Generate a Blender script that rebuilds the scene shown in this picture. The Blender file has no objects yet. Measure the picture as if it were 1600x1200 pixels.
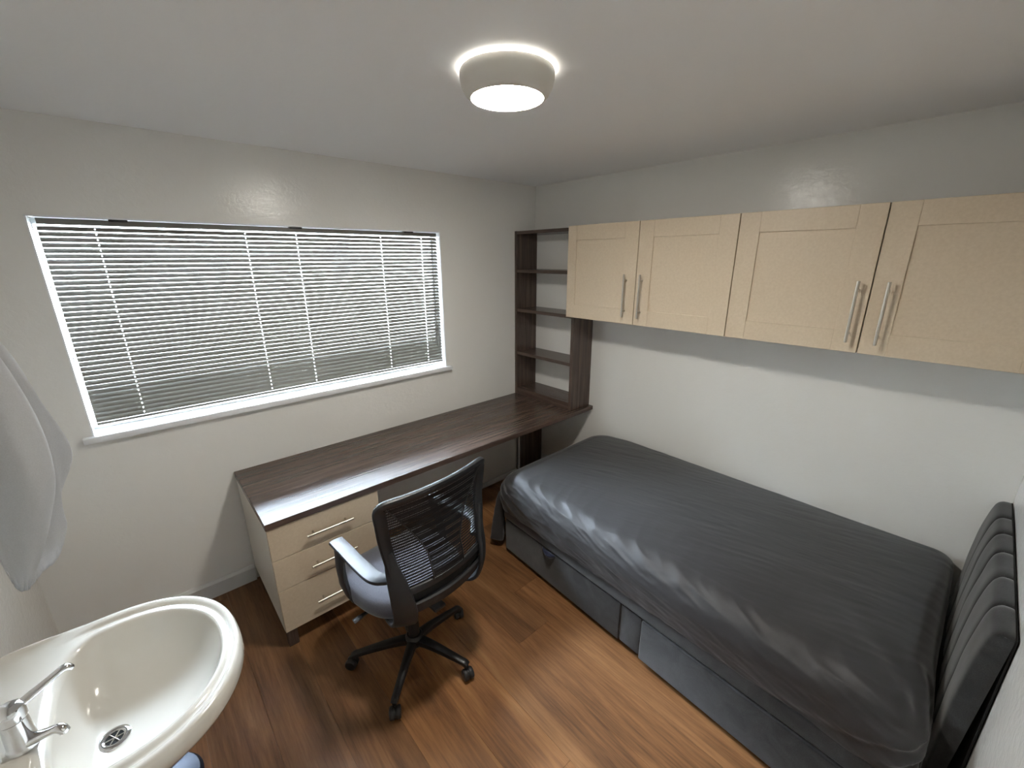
import bpy, bmesh, math, random
from mathutils import Vector, Matrix, noise
random.seed(7)
sc = bpy.context.scene
COL = sc.collection
PI = math.pi
R = math.radians

# ------------------------------------------------------------------ camera
cam = bpy.data.cameras.new('camera')
cam.sensor_width = 36.0
cam.lens = 660.654 / 1600 * 36.0
cam.clip_start = 0.02
cam.shift_y = 2.2 / 1600
co = bpy.data.objects.new('camera', cam)
COL.objects.link(co)
yaw, pitch, roll = R(48.091), R(-16.783), R(-0.285)
fw = Vector((math.cos(pitch) * math.cos(yaw), math.cos(pitch) * math.sin(yaw), math.sin(pitch)))
rt = Vector((math.sin(yaw), -math.cos(yaw), 0))
up = rt.cross(fw)
rt2 = rt * math.cos(roll) + up * math.sin(roll)
up2 = up * math.cos(roll) - rt * math.sin(roll)
m = Matrix((rt2, up2, -fw)).transposed().to_4x4()
m.translation = (-2.705, -2.708, 1.914)
co.matrix_world = m
sc.camera = co

# ------------------------------------------------------------------ world, light, exposure
W = bpy.data.worlds.new('overcast_sky')
sc.world = W
W.use_nodes = True
bg = W.node_tree.nodes['Background']
bg.inputs[0].default_value = (0.70, 0.84, 1.0, 1)
bg.inputs[1].default_value = 104.0
pl = bpy.data.lights.new('window_portal', 'AREA')
pl.shape = 'RECTANGLE'; pl.size = 2.0; pl.size_y = 1.0
pl.cycles.is_portal = True
po = bpy.data.objects.new('window_portal', pl)
COL.objects.link(po)
po.location = (-1.95, 0.16, 1.6)
po.rotation_euler = (R(-90), 0, 0)
LAMP_DISC = 69.0
LAMP_RING = 9.0
LAMP_RGB = (1.0, 0.955, 0.865)
sc.view_settings.view_transform = 'Standard'
sc.view_settings.look = 'None'
sc.view_settings.exposure = 1.4
sc.view_settings.gamma = 1.0
sc.view_settings.use_curve_mapping = False

# ------------------------------------------------------------------ helpers
def lin(c):
    return tuple(((v / 255) / 12.92 if v / 255 <= 0.04045 else ((v / 255 + 0.055) / 1.055) ** 2.4) for v in c) + (1,)

def mat(name, rgb, rough=0.5, metal=0.0, spec=0.5, coat=0.0, sheen=0.0, trans=0.0):
    m = bpy.data.materials.new(name)
    m.use_nodes = True
    b = m.node_tree.nodes['Principled BSDF']
    b.inputs['Base Color'].default_value = lin(rgb)
    b.inputs['Roughness'].default_value = rough
    b.inputs['Metallic'].default_value = metal
    b.inputs['Specular IOR Level'].default_value = spec
    b.inputs['Coat Weight'].default_value = coat
    b.inputs['Coat Roughness'].default_value = 0.06
    b.inputs['Sheen Weight'].default_value = sheen
    b.inputs['Sheen Roughness'].default_value = 0.45
    return m

def nodes(m):
    nt = m.node_tree
    return nt, nt.nodes['Principled BSDF']

def tex_coord(nt, scale=(1, 1, 1), kind='Object', offset_random=False):
    tc = nt.nodes.new('ShaderNodeTexCoord')
    mp = nt.nodes.new('ShaderNodeMapping')
    mp.inputs['Scale'].default_value = scale
    if offset_random:
        oi = nt.nodes.new('ShaderNodeObjectInfo')
        mul = nt.nodes.new('ShaderNodeVectorMath'); mul.operation = 'SCALE'
        cx = nt.nodes.new('ShaderNodeCombineXYZ')
        nt.links.new(oi.outputs['Random'], cx.inputs[0]); nt.links.new(oi.outputs['Random'], cx.inputs[1]); nt.links.new(oi.outputs['Random'], cx.inputs[2])
        nt.links.new(cx.outputs[0], mul.inputs[0]); mul.inputs['Scale'].default_value = 37.0
        nt.links.new(mul.outputs[0], mp.inputs['Location'])
    nt.links.new(tc.outputs[kind], mp.inputs[0])
    return mp.outputs[0]

def noise_node(nt, vec, scale, detail=4, rough=0.5, dist=0.0):
    n = nt.nodes.new('ShaderNodeTexNoise')
    n.inputs['Scale'].default_value = scale
    n.inputs['Detail'].default_value = detail
    n.inputs['Roughness'].default_value = rough
    n.inputs['Distortion'].default_value = dist
    nt.links.new(vec, n.inputs['Vector'])
    return n.outputs[0]

def ramp(nt, fac, stops):
    r = nt.nodes.new('ShaderNodeValToRGB')
    e = r.color_ramp.elements
    while len(e) < len(stops): e.new(0.5)
    for i, (p, c) in enumerate(stops):
        e[i].position = p; e[i].color = c
    nt.links.new(fac, r.inputs[0])
    return r.outputs[0]

def bump(nt, bs, h, strength, dist=0.01):
    b = nt.nodes.new('ShaderNodeBump')
    b.inputs['Strength'].default_value = strength
    b.inputs['Distance'].default_value = dist
    nt.links.new(h, b.inputs['Height'])
    nt.links.new(b.outputs[0], bs.inputs['Normal'])

def mixc(nt, fac, a, b, mode='MIX'):
    x = nt.nodes.new('ShaderNodeMix'); x.data_type = 'RGBA'; x.blend_type = mode
    for s, v in ((x.inputs[0], fac), (x.inputs[6], a), (x.inputs[7], b)):
        if hasattr(v, 'links') or hasattr(v, 'is_output'): nt.links.new(v, s)
        else: s.default_value = v
    return x.outputs[2]

# ---- materials
def paint(name, rgb, rough, bs=0.06, spec=0.4):
    m = mat(name, rgb, rough, spec=spec); nt, b = nodes(m)
    v = tex_coord(nt)
    n1 = noise_node(nt, v, 38, 5, 0.62, 0.6)
    bump(nt, b, n1, bs, 0.012)
    return m
M = {}
M['wall'] = paint('wall_paint', (230, 229, 225), 0.16, 0.12, 0.36)
M['ceiling'] = paint('ceiling_paint', (246, 246, 246), 0.55, 0.08, 0.3)
M['trim'] = mat('white_gloss_trim', (214, 214, 212), 0.35)
M['upvc'] = mat('white_upvc', (232, 234, 236), 0.3)
M['cream'] = mat('cream_laminate', (206, 189, 166), 0.42, spec=0.4)
nt, b = nodes(M['cream']); v = tex_coord(nt, (1, 1, 1)); n1 = noise_node(nt, v, 90, 4, 0.6)
nt.links.new(ramp(nt, n1, [(0.3, lin((201, 184, 160))), (0.7, lin((209, 193, 170)))]), b.inputs['Base Color'])
bump(nt, b, n1, 0.015, 0.001)
M['carcass'] = mat('pale_cabinet_board', (205, 200, 190), 0.45)
M['shadowgap'] = mat('dark_joint', (40, 34, 30), 0.8)
M['steel'] = mat('brushed_steel', (188, 182, 172), 0.28, 1.0)
M['chrome'] = mat('chrome', (225, 226, 228), 0.06, 1.0)
M['ceramic'] = mat('glazed_ceramic', (200, 196, 187), 0.16, coat=0.6)
M['black'] = mat('black_plastic', (26, 26, 28), 0.38)
M['blacksoft'] = mat('satin_black_plastic', (30, 31, 34), 0.45)
M['backing'] = mat('black_backing_cloth', (16, 16, 16), 0.9)

def darkwood(name, axis):
    m = mat(name, (84, 62, 56), 0.27, spec=0.6); nt, b = nodes(m)
    s = {'x': (1.2, 34, 34), 'z': (34, 34, 1.2), 'y': (34, 1.2, 34)}[axis]
    v = tex_coord(nt, s)
    n1 = noise_node(nt, v, 1.3, 5, 0.62, 0.25)
    s2 = tuple(q * 3.2 for q in s)
    v2 = tex_coord(nt, s2); n2 = noise_node(nt, v2, 1.2, 3, 0.6)
    c = ramp(nt, n1, [(0.28, lin((48, 38, 34))), (0.5, lin((76, 61, 54))), (0.74, lin((108, 89, 79)))])
    c2 = mixc(nt, 0.35, c, ramp(nt, n2, [(0.3, lin((52, 41, 37))), (0.7, lin((106, 88, 78)))]))
    nt.links.new(c2, b.inputs['Base Color'])
    bump(nt, b, n2, 0.08, 0.002)
    return m
M['woodx'] = darkwood('dark_walnut_laminate_long', 'x')
M['woodz'] = darkwood('dark_walnut_laminate_upright', 'z')
M['woody'] = darkwood('dark_walnut_laminate_shelf', 'y')

def floorwood():
    m = mat('oak_plank', (140, 96, 60), 0.36, spec=0.35); nt, b = nodes(m)
    v = tex_coord(nt, (7.5, 0.75, 1), 'Object', True)
    n1 = noise_node(nt, v, 1.1, 6, 0.6, 1.1)
    v2 = tex_coord(nt, (95, 4.5, 1), 'Object', True)
    n2 = noise_node(nt, v2, 1.2, 4, 0.65, 0.3)
    c = ramp(nt, n1, [(0.30, lin((72, 45, 26))), (0.44, lin((118, 80, 48))), (0.6, lin((146, 104, 66))), (0.76, lin((174, 133, 90)))])
    c = mixc(nt, 0.3, c, ramp(nt, n2, [(0.34, lin((78, 52, 35))), (0.6, lin((150, 110, 74)))]))
    oi = nt.nodes.new('ShaderNodeObjectInfo')
    tint = ramp(nt, oi.outputs['Random'], [(0.0, (0.70, 0.70, 0.72, 1)), (0.5, (0.97, 0.95, 0.93, 1)), (1.0, (1.16, 1.11, 1.04, 1))])
    c = mixc(nt, 1.0, c, tint, 'MULTIPLY')
    nt.links.new(c, b.inputs['Base Color'])
    rr = ramp(nt, n2, [(0.3, (0.44,) * 3 + (1,)), (0.7, (0.32,) * 3 + (1,))])
    nt.links.new(rr, b.inputs['Roughness'])
    bump(nt, b, n2, 0.12, 0.002)
    return m
M['plank'] = floorwood()

def fabric(name, c1, c2, scale=260, rough=0.85, sheen=0.3, bs=0.25, patch=None):
    m = mat(name, c1, rough, spec=0.5 if rough < 0.6 else 0.2, sheen=sheen); nt, b = nodes(m)
    v = tex_coord(nt)
    n1 = noise_node(nt, v, scale, 3, 0.6)
    c = ramp(nt, n1, [(0.3, lin(c1)), (0.7, lin(c2))])
    if patch:
        n2 = noise_node(nt, v, patch, 4, 0.6, 0.8)
        c = mixc(nt, 1.0, c, ramp(nt, n2, [(0.36, (0.55, 0.55, 0.55, 1)), (0.64, (1.2, 1.2, 1.2, 1))]), 'MULTIPLY')
    nt.links.new(c, b.inputs['Base Color'])
    bump(nt, b, n1, bs, 0.002)
    return m
M['sheet'] = fabric('charcoal_cotton', (34, 33, 34), (41, 40, 42), 420, 0.56, 0.28, 0.15)
M['velvet'] = fabric('grey_velvet', (36, 36, 36), (51, 51, 52), 300, 0.8, 0.4, 0.2, 9)
M['towel'] = fabric('white_cotton_towel', (190, 190, 190), (204, 204, 204), 300, 0.9, 0.3, 0.25)
nt, b = nodes(M['towel'])
tr = nt.nodes.new('ShaderNodeBsdfTranslucent'); tr.inputs[0].default_value = lin((225, 226, 230))
mx = nt.nodes.new('ShaderNodeMixShader'); mx.inputs[0].default_value = 0.3
nt.links.new(b.outputs[0], mx.inputs[1]); nt.links.new(tr.outputs[0], mx.inputs[2])
nt.links.new(mx.outputs[0], nt.nodes['Material Output'].inputs[0])
M['seat'] = fabric('grey_seat_fabric', (74, 75, 82), (100, 101, 110), 500, 0.9, 0.3, 0.35)
M['tab'] = fabric('navy_webbing', (26, 30, 48), (40, 44, 64), 500, 0.7, 0.2, 0.3)

def slatmat():
    m = mat('cream_slat', (114, 113, 107), 0.4, spec=0.4); nt, b = nodes(m)
    tr = nt.nodes.new('ShaderNodeBsdfTranslucent'); tr.inputs[0].default_value = lin((190, 180, 150))
    mx = nt.nodes.new('ShaderNodeMixShader'); mx.inputs[0].default_value = 0.0
    nt.links.new(b.outputs[0], mx.inputs[1]); nt.links.new(tr.outputs[0], mx.inputs[2])
    nt.links.new(mx.outputs[0], nt.nodes['Material Output'].inputs[0])
    return m
M['slat'] = slatmat()

def glassmat():
    m = bpy.data.materials.new('window_glass'); m.use_nodes = True; nt = m.node_tree; nt.nodes.clear()
    t = nt.nodes.new('ShaderNodeBsdfTransparent'); g = nt.nodes.new('ShaderNodeBsdfGlossy')
    g.inputs['Roughness'].default_value = 0.02
    f = nt.nodes.new('ShaderNodeFresnel'); f.inputs[0].default_value = 1.5
    x = nt.nodes.new('ShaderNodeMixShader'); o = nt.nodes.new('ShaderNodeOutputMaterial')
    nt.links.new(f.outputs[0], x.inputs[0]); nt.links.new(t.outputs[0], x.inputs[1]); nt.links.new(g.outputs[0], x.inputs[2]); nt.links.new(x.outputs[0], o.inputs[0])
    return m
M['glass'] = glassmat()
M['blocker'] = mat('blocker_wall_grey', (98, 95, 90), 0.9)  # grey for the added light-blocking wall outside

def emit(name, rgb, s):
    m = bpy.data.materials.new(name); m.use_nodes = True; nt = m.node_tree; nt.nodes.clear()
    e = nt.nodes.new('ShaderNodeEmission'); e.inputs[0].default_value = rgb + (1,); e.inputs[1].default_value = s
    o = nt.nodes.new('ShaderNodeOutputMaterial'); nt.links.new(e.outputs[0], o.inputs[0])
    return m
M['disc'] = emit('lamp_diffuser_light', LAMP_RGB, LAMP_DISC)
M['ring'] = emit('lamp_ring_light', LAMP_RGB, LAMP_RING)
M['lampshade'] = mat('white_lamp_body', (225, 222, 214), 0.5)

def meshcloth(name, density, fx, fz, col):
    # woven chair mesh: threads with open holes between them
    m = mat(name, col, 0.55, spec=0.4); nt, b = nodes(m)
    tc = nt.nodes.new('ShaderNodeTexCoord'); sp = nt.nodes.new('ShaderNodeSeparateXYZ')
    nt.links.new(tc.outputs['UV'], sp.inputs[0])
    def band(o, f, density=density):
        mu = nt.nodes.new('ShaderNodeMath'); mu.operation = 'MULTIPLY'; mu.inputs[1].default_value = f; nt.links.new(o, mu.inputs[0])
        fr = nt.nodes.new('ShaderNodeMath'); fr.operation = 'FRACT'; nt.links.new(mu.outputs[0], fr.inputs[0])
        gt = nt.nodes.new('ShaderNodeMath'); gt.operation = 'LESS_THAN'; gt.inputs[1].default_value = density; nt.links.new(fr.outputs[0], gt.inputs[0])
        return gt.outputs[0]
    a = band(sp.outputs[1], fz); c = band(sp.outputs[0], fx, density * 0.45)
    mxm = nt.nodes.new('ShaderNodeMath'); mxm.operation = 'MAXIMUM'; nt.links.new(a, mxm.inputs[0]); nt.links.new(c, mxm.inputs[1])
    t = nt.nodes.new('ShaderNodeBsdfTransparent'); x = nt.nodes.new('ShaderNodeMixShader')
    nt.links.new(mxm.outputs[0], x.inputs[0]); nt.links.new(t.outputs[0], x.inputs[1]); nt.links.new(b.outputs[0], x.inputs[2])
    nt.links.new(x.outputs[0], nt.nodes['Material Output'].inputs[0])
    return m
M['netting'] = meshcloth('black_back_netting', 0.60, 70, 34, (22, 22, 24))
M['netting2'] = meshcloth('black_dense_netting', 0.66, 90, 46, (18, 18, 20))

# ---- object helpers
def tag(o, label=None, cat=None, group=None, kind=None):
    if label: o['label'] = label
    if cat: o['category'] = cat
    if group: o['group'] = group
    if kind: o['kind'] = kind
    return o

def thing(name, label, cat, loc=(0, 0, 0), rz=0.0, group=None):
    o = bpy.data.objects.new(name, None); COL.objects.link(o)
    o.empty_display_size = 0.05
    o.location = loc; o.rotation_euler = (0, 0, rz)
    return tag(o, label, cat, group)

def obj(name, bm, material, parent=None, smooth=True, world=True, angle=35):
    """link a bmesh as one object; coordinates are world ones unless world=False (local to the parent)"""
    me = bpy.data.meshes.new(name)
    bmesh.ops.recalc_face_normals(bm, faces=bm.faces[:])
    if smooth:
        for f in bm.faces: f.smooth = True
        ca = math.cos(R(angle))
        for e in bm.edges:
            if len(e.link_faces) == 2 and e.link_faces[0].normal.dot(e.link_faces[1].normal) < ca: e.smooth = False
    bm.to_mesh(me); bm.free()
    me.materials.append(material)
    o = bpy.data.objects.new(name, me); COL.objects.link(o)
    if parent:
        o.parent = parent
        if world:
            pm = Matrix.Identity(4); p = parent; chain = []
            while p: chain.append(p); p = p.parent
            for q in reversed(chain): pm = pm @ (Matrix.LocRotScale(q.location, q.rotation_euler, q.scale))
            me.transform(pm.inverted())
    return o

def BM(): return bmesh.new()

def box(bm, a, b_, bev=0.0, seg=2):
    x0, y0, z0 = (min(a[i], b_[i]) for i in range(3)); x1, y1, z1 = (max(a[i], b_[i]) for i in range(3))
    r = bmesh.ops.create_cube(bm, size=1)
    vs = r['verts']
    for v in vs:
        v.co = Vector(((x0 + x1) / 2 + v.co.x * (x1 - x0), (y0 + y1) / 2 + v.co.y * (y1 - y0), (z0 + z1) / 2 + v.co.z * (z1 - z0)))
    if bev:
        es = list({e for v in vs for e in v.link_edges})
        bmesh.ops.bevel(bm, geom=es, offset=bev, segments=seg, profile=0.5, affect='EDGES')
    return bm

def cyl(bm, p0, p1, r0, r1=None, seg=20, caps=True):
    p0, p1 = Vector(p0), Vector(p1); r1 = r0 if r1 is None else r1
    d = (p1 - p0); L = d.length; q = d.to_track_quat('Z', 'Y').to_matrix()
    ra, rb = [], []
    for i in range(seg):
        a = 2 * PI * i / seg; u = q @ Vector((math.cos(a), math.sin(a), 0))
        ra.append(bm.verts.new(p0 + u * r0)); rb.append(bm.verts.new(p1 + u * r1))
    for i in range(seg):
        j = (i + 1) % seg; bm.faces.new((ra[i], ra[j], rb[j], rb[i]))
    if caps: bm.faces.new(ra[::-1]); bm.faces.new(rb)
    return bm

def lathe(bm, prof, c=(0, 0, 0), seg=48, rot=None):
    rings = []
    for r, z in prof:
        ring = []
        for i in range(seg):
            a = 2 * PI * i / seg
            p = Vector((r * math.cos(a), r * math.sin(a), z))
            if rot is not None: p = rot @ p
            ring.append(bm.verts.new(p + Vector(c)))
        rings.append(ring)
    for k in range(len(rings) - 1):
        for i in range(seg):
            j = (i + 1) % seg; bm.faces.new((rings[k][i], rings[k][j], rings[k + 1][j], rings[k + 1][i]))
    if prof[0][0] > 1e-5: bm.faces.new(rings[0][::-1])
    if prof[-1][0] > 1e-5: bm.faces.new(rings[-1])
    bmesh.ops.remove_doubles(bm, verts=bm.verts[:], dist=1e-6)
    return bm

def smooth_path(pts, n):
    """catmull-rom through tuples of any length"""
    P = [tuple(p) for p in pts]; P = [tuple(2 * a - b_ for a, b_ in zip(P[0], P[1]))] + P + [tuple(2 * a - b_ for a, b_ in zip(P[-1], P[-2]))]
    out = []
    m_ = len(P) - 3
    for i in range(n + 1):
        t = i / n * m_; k = min(int(t), m_ - 1); t -= k
        a, b_, c, d = P[k:k + 4]
        out.append(tuple(0.5 * ((2 * q1) + (-q0 + q2) * t + (2 * q0 - 5 * q1 + 4 * q2 - q3) * t * t + (-q0 + 3 * q1 - 3 * q2 + q3) * t ** 3) for q0, q1, q2, q3 in zip(a, b_, c, d)))
    return out

def strap(bm, path, side, closed=False, power=4, seg=12):
    """sweep a rounded rectangle; path items (x,y,z,halfwidth,halfthick); side = function or vector giving width direction"""
    rings = []; n = len(path)
    for i, p in enumerate(path):
        c = Vector(p[:3])
        a = Vector(path[(i - 1) % n if closed else max(i - 1, 0)][:3]); d = Vector(path[(i + 1) % n if closed else min(i + 1, n - 1)][:3])
        t = (d - a).normalized(); s = Vector(side(i, p) if callable(side) else side)
        s = (s - t * s.dot(t)).normalized(); w = t.cross(s).normalized()
        ring = []
        for k in range(seg):
            an = 2 * PI * (k + 0.5) / seg; ca, sa = math.cos(an), math.sin(an)
            f = (abs(ca) ** power + abs(sa) ** power) ** (-1 / power)
            ring.append(bm.verts.new(c + s * (ca * f * p[3]) + w * (sa * f * p[4])))
        rings.append(ring)
    for i in range(n if closed else n - 1):
        A, B_ = rings[i], rings[(i + 1) % n]
        for k in range(seg):
            j = (k + 1) % seg; bm.faces.new((A[k], A[j], B_[j], B_[k]))
    if not closed: bm.faces.new(rings[0][::-1]); bm.faces.new(rings[-1])
    return bm

def tube(bm, pts, rad, seg=10):
    path = [tuple(p[:3]) + ((p[3], p[3]) if len(p) > 3 else (rad, rad)) for p in pts]
    d = Vector(pts[-1][:3]) - Vector(pts[0][:3])
    s = Vector((0, 0, 1)) if abs(d.normalized().z) < 0.9 else Vector((1, 0, 0))
    return strap(bm, path, s, power=2, seg=seg)

def prism(bm, poly, y0, y1, axis='y'):
    """extrude polygon (a,b) along an axis"""
    def P(a, b_, t): return {'y': (a, t, b_), 'x': (t, a, b_), 'z': (a, b_, t)}[axis]
    A = [bm.verts.new(P(a, b_, y0)) for a, b_ in poly]; B_ = [bm.verts.new(P(a, b_, y1)) for a, b_ in poly]
    n = len(poly)
    for i in range(n): bm.faces.new((A[i], A[(i + 1) % n], B_[(i + 1) % n], B_[i]))
    bm.faces.new(A[::-1]); bm.faces.new(B_)
    return bm

def grid(bm, f, nu, nv, closed_u=False, uv=False):
    V = [[bm.verts.new(f(i / nu, j / nv)) for i in range(nu + (0 if closed_u else 1))] for j in range(nv + 1)]
    lay = bm.loops.layers.uv.verify() if uv else None
    for j in range(nv):
        for i in range(nu):
            i2 = (i + 1) % nu if closed_u else i + 1
            fc = bm.faces.new((V[j][i], V[j][i2], V[j + 1][i2], V[j + 1][i]))
            if uv:
                for lp, (a, b_) in zip(fc.loops, ((i, j), (i + 1, j), (i + 1, j + 1), (i, j + 1))): lp[lay].uv = (a / nu, b_ / nv)
    return V

def thicken(o, t, offset=0.0):
    md = o.modifiers.new('thickness', 'SOLIDIFY'); md.thickness = t; md.offset = offset
    return o

# ------------------------------------------------------------------ room measures
H = 2.478; XL = -3.27; YB = -2.965
WX0, WX1, WZ0, WZ1 = -2.948, -0.955, 1.116, 2.094
T = 0.16

def struct(name, bm, m_, parent=None, **k):
    o = obj(name, bm, m_, parent, **k)
    if parent is None: o['kind'] = 'structure'
    return o

fl = struct('floor', box(BM(), (XL - T, YB - T, -0.08), (T, T, -0.012)), M['shadowgap'], smooth=False)
wbm = BM()
box(wbm, (XL - T, 0, -0.012), (WX0, T, H)); box(wbm, (WX1, 0, -0.012), (T, T, H))
box(wbm, (WX0, 0, -0.012), (WX1, T, WZ0 - 0.03)); box(wbm, (WX0, 0, WZ1), (WX1, T, H))
struct('wall_front', wbm, M['wall'], smooth=False)
struct('wall_right', box(BM(), (0, YB - T, -0.012), (T, 0, H)), M['wall'], smooth=False)
struct('wall_left', box(BM(), (XL - T, YB - T, -0.012), (XL, 0, H)), M['wall'], smooth=False)
struct('wall_back', box(BM(), (XL, YB - T, -0.012), (0, YB, H)), M['wall'], smooth=False)
struct('ceiling', box(BM(), (XL - T, YB - T, H), (T, T, H + 0.1)), M['ceiling'], smooth=False)
# skirting with a chamfered top edge
def skirting(name, p0, p1, nrm, h=0.105, t=0.018):
    bm = BM(); p0 = Vector(p0); p1 = Vector(p1); n = Vector(nrm)
    prof = [(0, 0), (t, 0), (t, h - 0.016), (t - 0.010, h), (0, h)]
    A = [bm.verts.new(p0 + n * a + Vector((0, 0, b_))) for a, b_ in prof]; B_ = [bm.verts.new(p1 + n * a + Vector((0, 0, b_))) for a, b_ in prof]
    for i in range(5): bm.faces.new((A[i], A[(i + 1) % 5], B_[(i + 1) % 5], B_[i]))
    bm.faces.new(A[::-1]); bm.faces.new(B_)
    return struct(name, bm, M['trim'], smooth=False)
skirting('baseboard_front', (XL, 0, 0), (-2.436, 0, 0), (0, -1, 0))
skirting('baseboard_left', (XL, YB, 0), (XL, 0, 0), (1, 0, 0))
skirting('baseboard_right', (0, YB, 0), (0, -0.13, 0), (-1, 0, 0))
skirting('baseboard_back', (XL, YB, 0), (0, YB, 0), (0, 1, 0))
# boxed-in panel under the desk, with its little plinth
bp = struct('trim_1', box(BM(), (-1.885, -0.105, 0.0), (-0.318, -0.0005, 0.700)), M['trim'], smooth=False)
obj('plinth', box(BM(), (-1.885, -0.119, 0.0), (-0.318, -0.105, 0.045), 0.003), M['trim'], bp)

# planks
PW = 0.2125; LEN = 1.83
xs = -1.3255 - PW * 9
k = 0
fixed = {9: -1.18, 8: -1.456}
rnd = random.Random(3)
x = xs - PW
ci = -1
cols = []
while x < 0:
    cols.append((ci, x)); x += PW; ci += 1
joint0 = {-1: -0.3, 0: -0.9, 1: -0.35, 2: -1.9, 3: -1.5, 4: -1.75, 5: -1.95, 6: -0.15, 7: -0.4, 10: -0.55, 11: -1.0, 12: -0.2, 13: -0.8, 14: -.4, 15: -1.0}
for ci, x0 in cols:
    a = max(x0, XL); b_ = min(x0 + PW, 0)
    if b_ - a < 0.004: continue
    j = fixed.get(ci, joint0.get(ci, -0.7))
    while j < 0: j += LEN
    j -= LEN
    ys = [0.0]
    while j > YB: ys.append(j); j -= LEN
    ys.append(YB)
    for y1, y0 in zip(ys[:-1], ys[1:]):
        if y1 - y0 < 0.02: continue
        bm = BM(); box(bm, (a + 0.0002, y0 + 0.0003, -0.012), (b_ - 0.0002, y1 - 0.0003, 0.0), 0.0007, 1)
        p = obj('plank', bm, M['plank'], fl, smooth=False)

# ------------------------------------------------------------------ window
win = bpy.data.objects.new('window_1', None); COL.objects.link(win); win['kind'] = 'structure'
win.location = (WX0, 0, WZ0)
fr = BM(); fy0, fy1 = 0.10, 0.155
FW = 0.009
for a, b_ in (((WX0, WZ0 - .03), (WX0 + FW, WZ1)), ((WX1 - FW, WZ0 - .03), (WX1, WZ1)), ((WX0, WZ1 - .03), (WX1, WZ1)), ((WX0, WZ0 - .03), (WX1, WZ0 + FW))):
    box(fr, (a[0], fy0, a[1]), (b_[0], fy1, b_[1]), 0.004)
obj('window_frame', fr, M['upvc'], win)
obj('pane', box(BM(), (WX0 + FW - .006, .124, WZ0 + FW - .006), (WX1 - FW + .006, .128, WZ1 - .024)), M['glass'], win, smooth=False)
sb = BM(); box(sb, (WX0, -0.001, WZ0 - 0.03), (WX1, 0.10, WZ0)); box(sb, (WX0 - 0.034, -0.036, WZ0 - 0.03), (WX1 + 0.034, 0.0, WZ0), 0.004)
obj('window_sill', sb, M['upvc'], win)
# painted white reveal lining with thin corner bead
rv = BM()
box(rv, (WX0, -0.002, WZ0), (WX0 + 0.006, 0.10, WZ1)); box(rv, (WX1 - 0.006, -0.002, WZ0), (WX1, 0.10, WZ1)); box(rv, (WX0, -0.002, WZ1 - 0.006), (WX1, 0.10, WZ1))
obj('reveal_lining', rv, M['upvc'], win, smooth=False)

# ------------------------------------------------------------------ venetian blind
BX0, BX1, BY = -2.924, -0.968, 0.036
bl = thing('venetian_blind', 'closed cream venetian blind hanging in the window recess above the desk', 'blind', (-1.95, BY, WZ1))
hr = BM(); box(hr, (BX0 + 0.004, BY - 0.014, 2.060), (BX1 - 0.004, BY + 0.014, 2.084), 0.002)
obj('headrail', hr, M['slat'], bl)
for xb in (-2.66, -1.905, -1.19):
    obj('bracket', box(BM(), (xb - 0.033, BY - 0.020, 2.078), (xb + 0.033, BY + 0.018, 2.0875), 0.002), M['black'], bl)
PITCH = 0.0228; NS = 39; SW = 0.025; TH = R(49)
holes = [-2.745, -2.16, -1.905, -1.39, -1.09]
def slat_mesh():
    bm = BM()
    nc = 6; th = 0.0005
    xsx = [BX0]
    for h in holes: xsx += [h - 0.0019, h + 0.0019]
    xsx.append(BX1)
    prof = []
    for i in range(nc + 1):
        s = (i / nc - 0.5) * SW; c = 0.0022 * (1 - (2 * i / nc - 1) ** 2)
        # slat leans: room edge low, outer edge high
        d = Vector((-math.cos(TH), -math.sin(TH))); nn = Vector((math.sin(TH), -math.cos(TH)))
        prof.append((d * s + nn * -c, nn))
    for side in (0, 1):
        rows = [[bm.verts.new((xx + 1.95, p.x + n_.x * th * side, p.y + n_.y * th * side)) for p, n_ in prof] for xx in xsx]
        for a in range(len(xsx) - 1):
            for i in range(nc):
                if a % 2 == 1 and i in (2, 3): continue
                q = (rows[a][i], rows[a + 1][i], rows[a + 1][i + 1], rows[a][i + 1])
                bm.faces.new(q if side else q[::-1])
    return bm
s0 = obj('slat', slat_mesh(), M['slat'], bl, world=False, smooth=True)
z0 = 2.060 - 0.016
for i in range(NS):
    o = s0 if i == 0 else s0.copy()
    if i: COL.objects.link(o); o.parent = bl
    o.location = (0, 0, z0 - i * PITCH - WZ1)
zb = z0 - NS * PITCH + 0.008
obj('bottom_rail', box(BM(), (BX0, BY - 0.011, zb - 0.010), (BX1, BY + 0.011, zb + 0.002), 0.002), M['slat'], bl)
for h in (-2.745, -1.905, -1.09):
    cb = BM()
    for dy in (-0.0135, 0.0135): tube(cb, [(h, BY + dy, 2.06), (h, BY + dy, zb)], 0.0004, 6)
    obj('ladder_cord', cb, M['slat'], bl)
for h in (-2.16, -1.39):
    obj('lift_cord', tube(BM(), [(h, BY, 2.06), (h, BY, zb)], 0.0004, 6), M['slat'], bl)
obj('tilt_wand', tube(BM(), [(-1.02, BY - 0.019, 2.055), (-1.018, BY - 0.021, 1.28)], 0.0028, 8), M['slat'], bl)
obj('pull_cord', tube(BM(), [(-1.0, BY - 0.018, 2.055), (-0.998, BY - 0.022, 1.7), (-1.0, BY - 0.021, 1.22)], 0.0012, 6), M['slat'], bl)

# ------------------------------------------------------------------ ground outside
gb = box(BM(), (-14, 0.4, -3.1), (12, 26, -3.0))
struct('ground', gb, mat('paved_ground', (150, 148, 140), 0.9), smooth=False)

struct('sky_blocker_wall', box(BM(), (-11, 5.0, -3.0), (8, 5.25, 4.9)), M['blocker'], smooth=False)  # added wall opposite the window, raised to cut off low sky light

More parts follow.
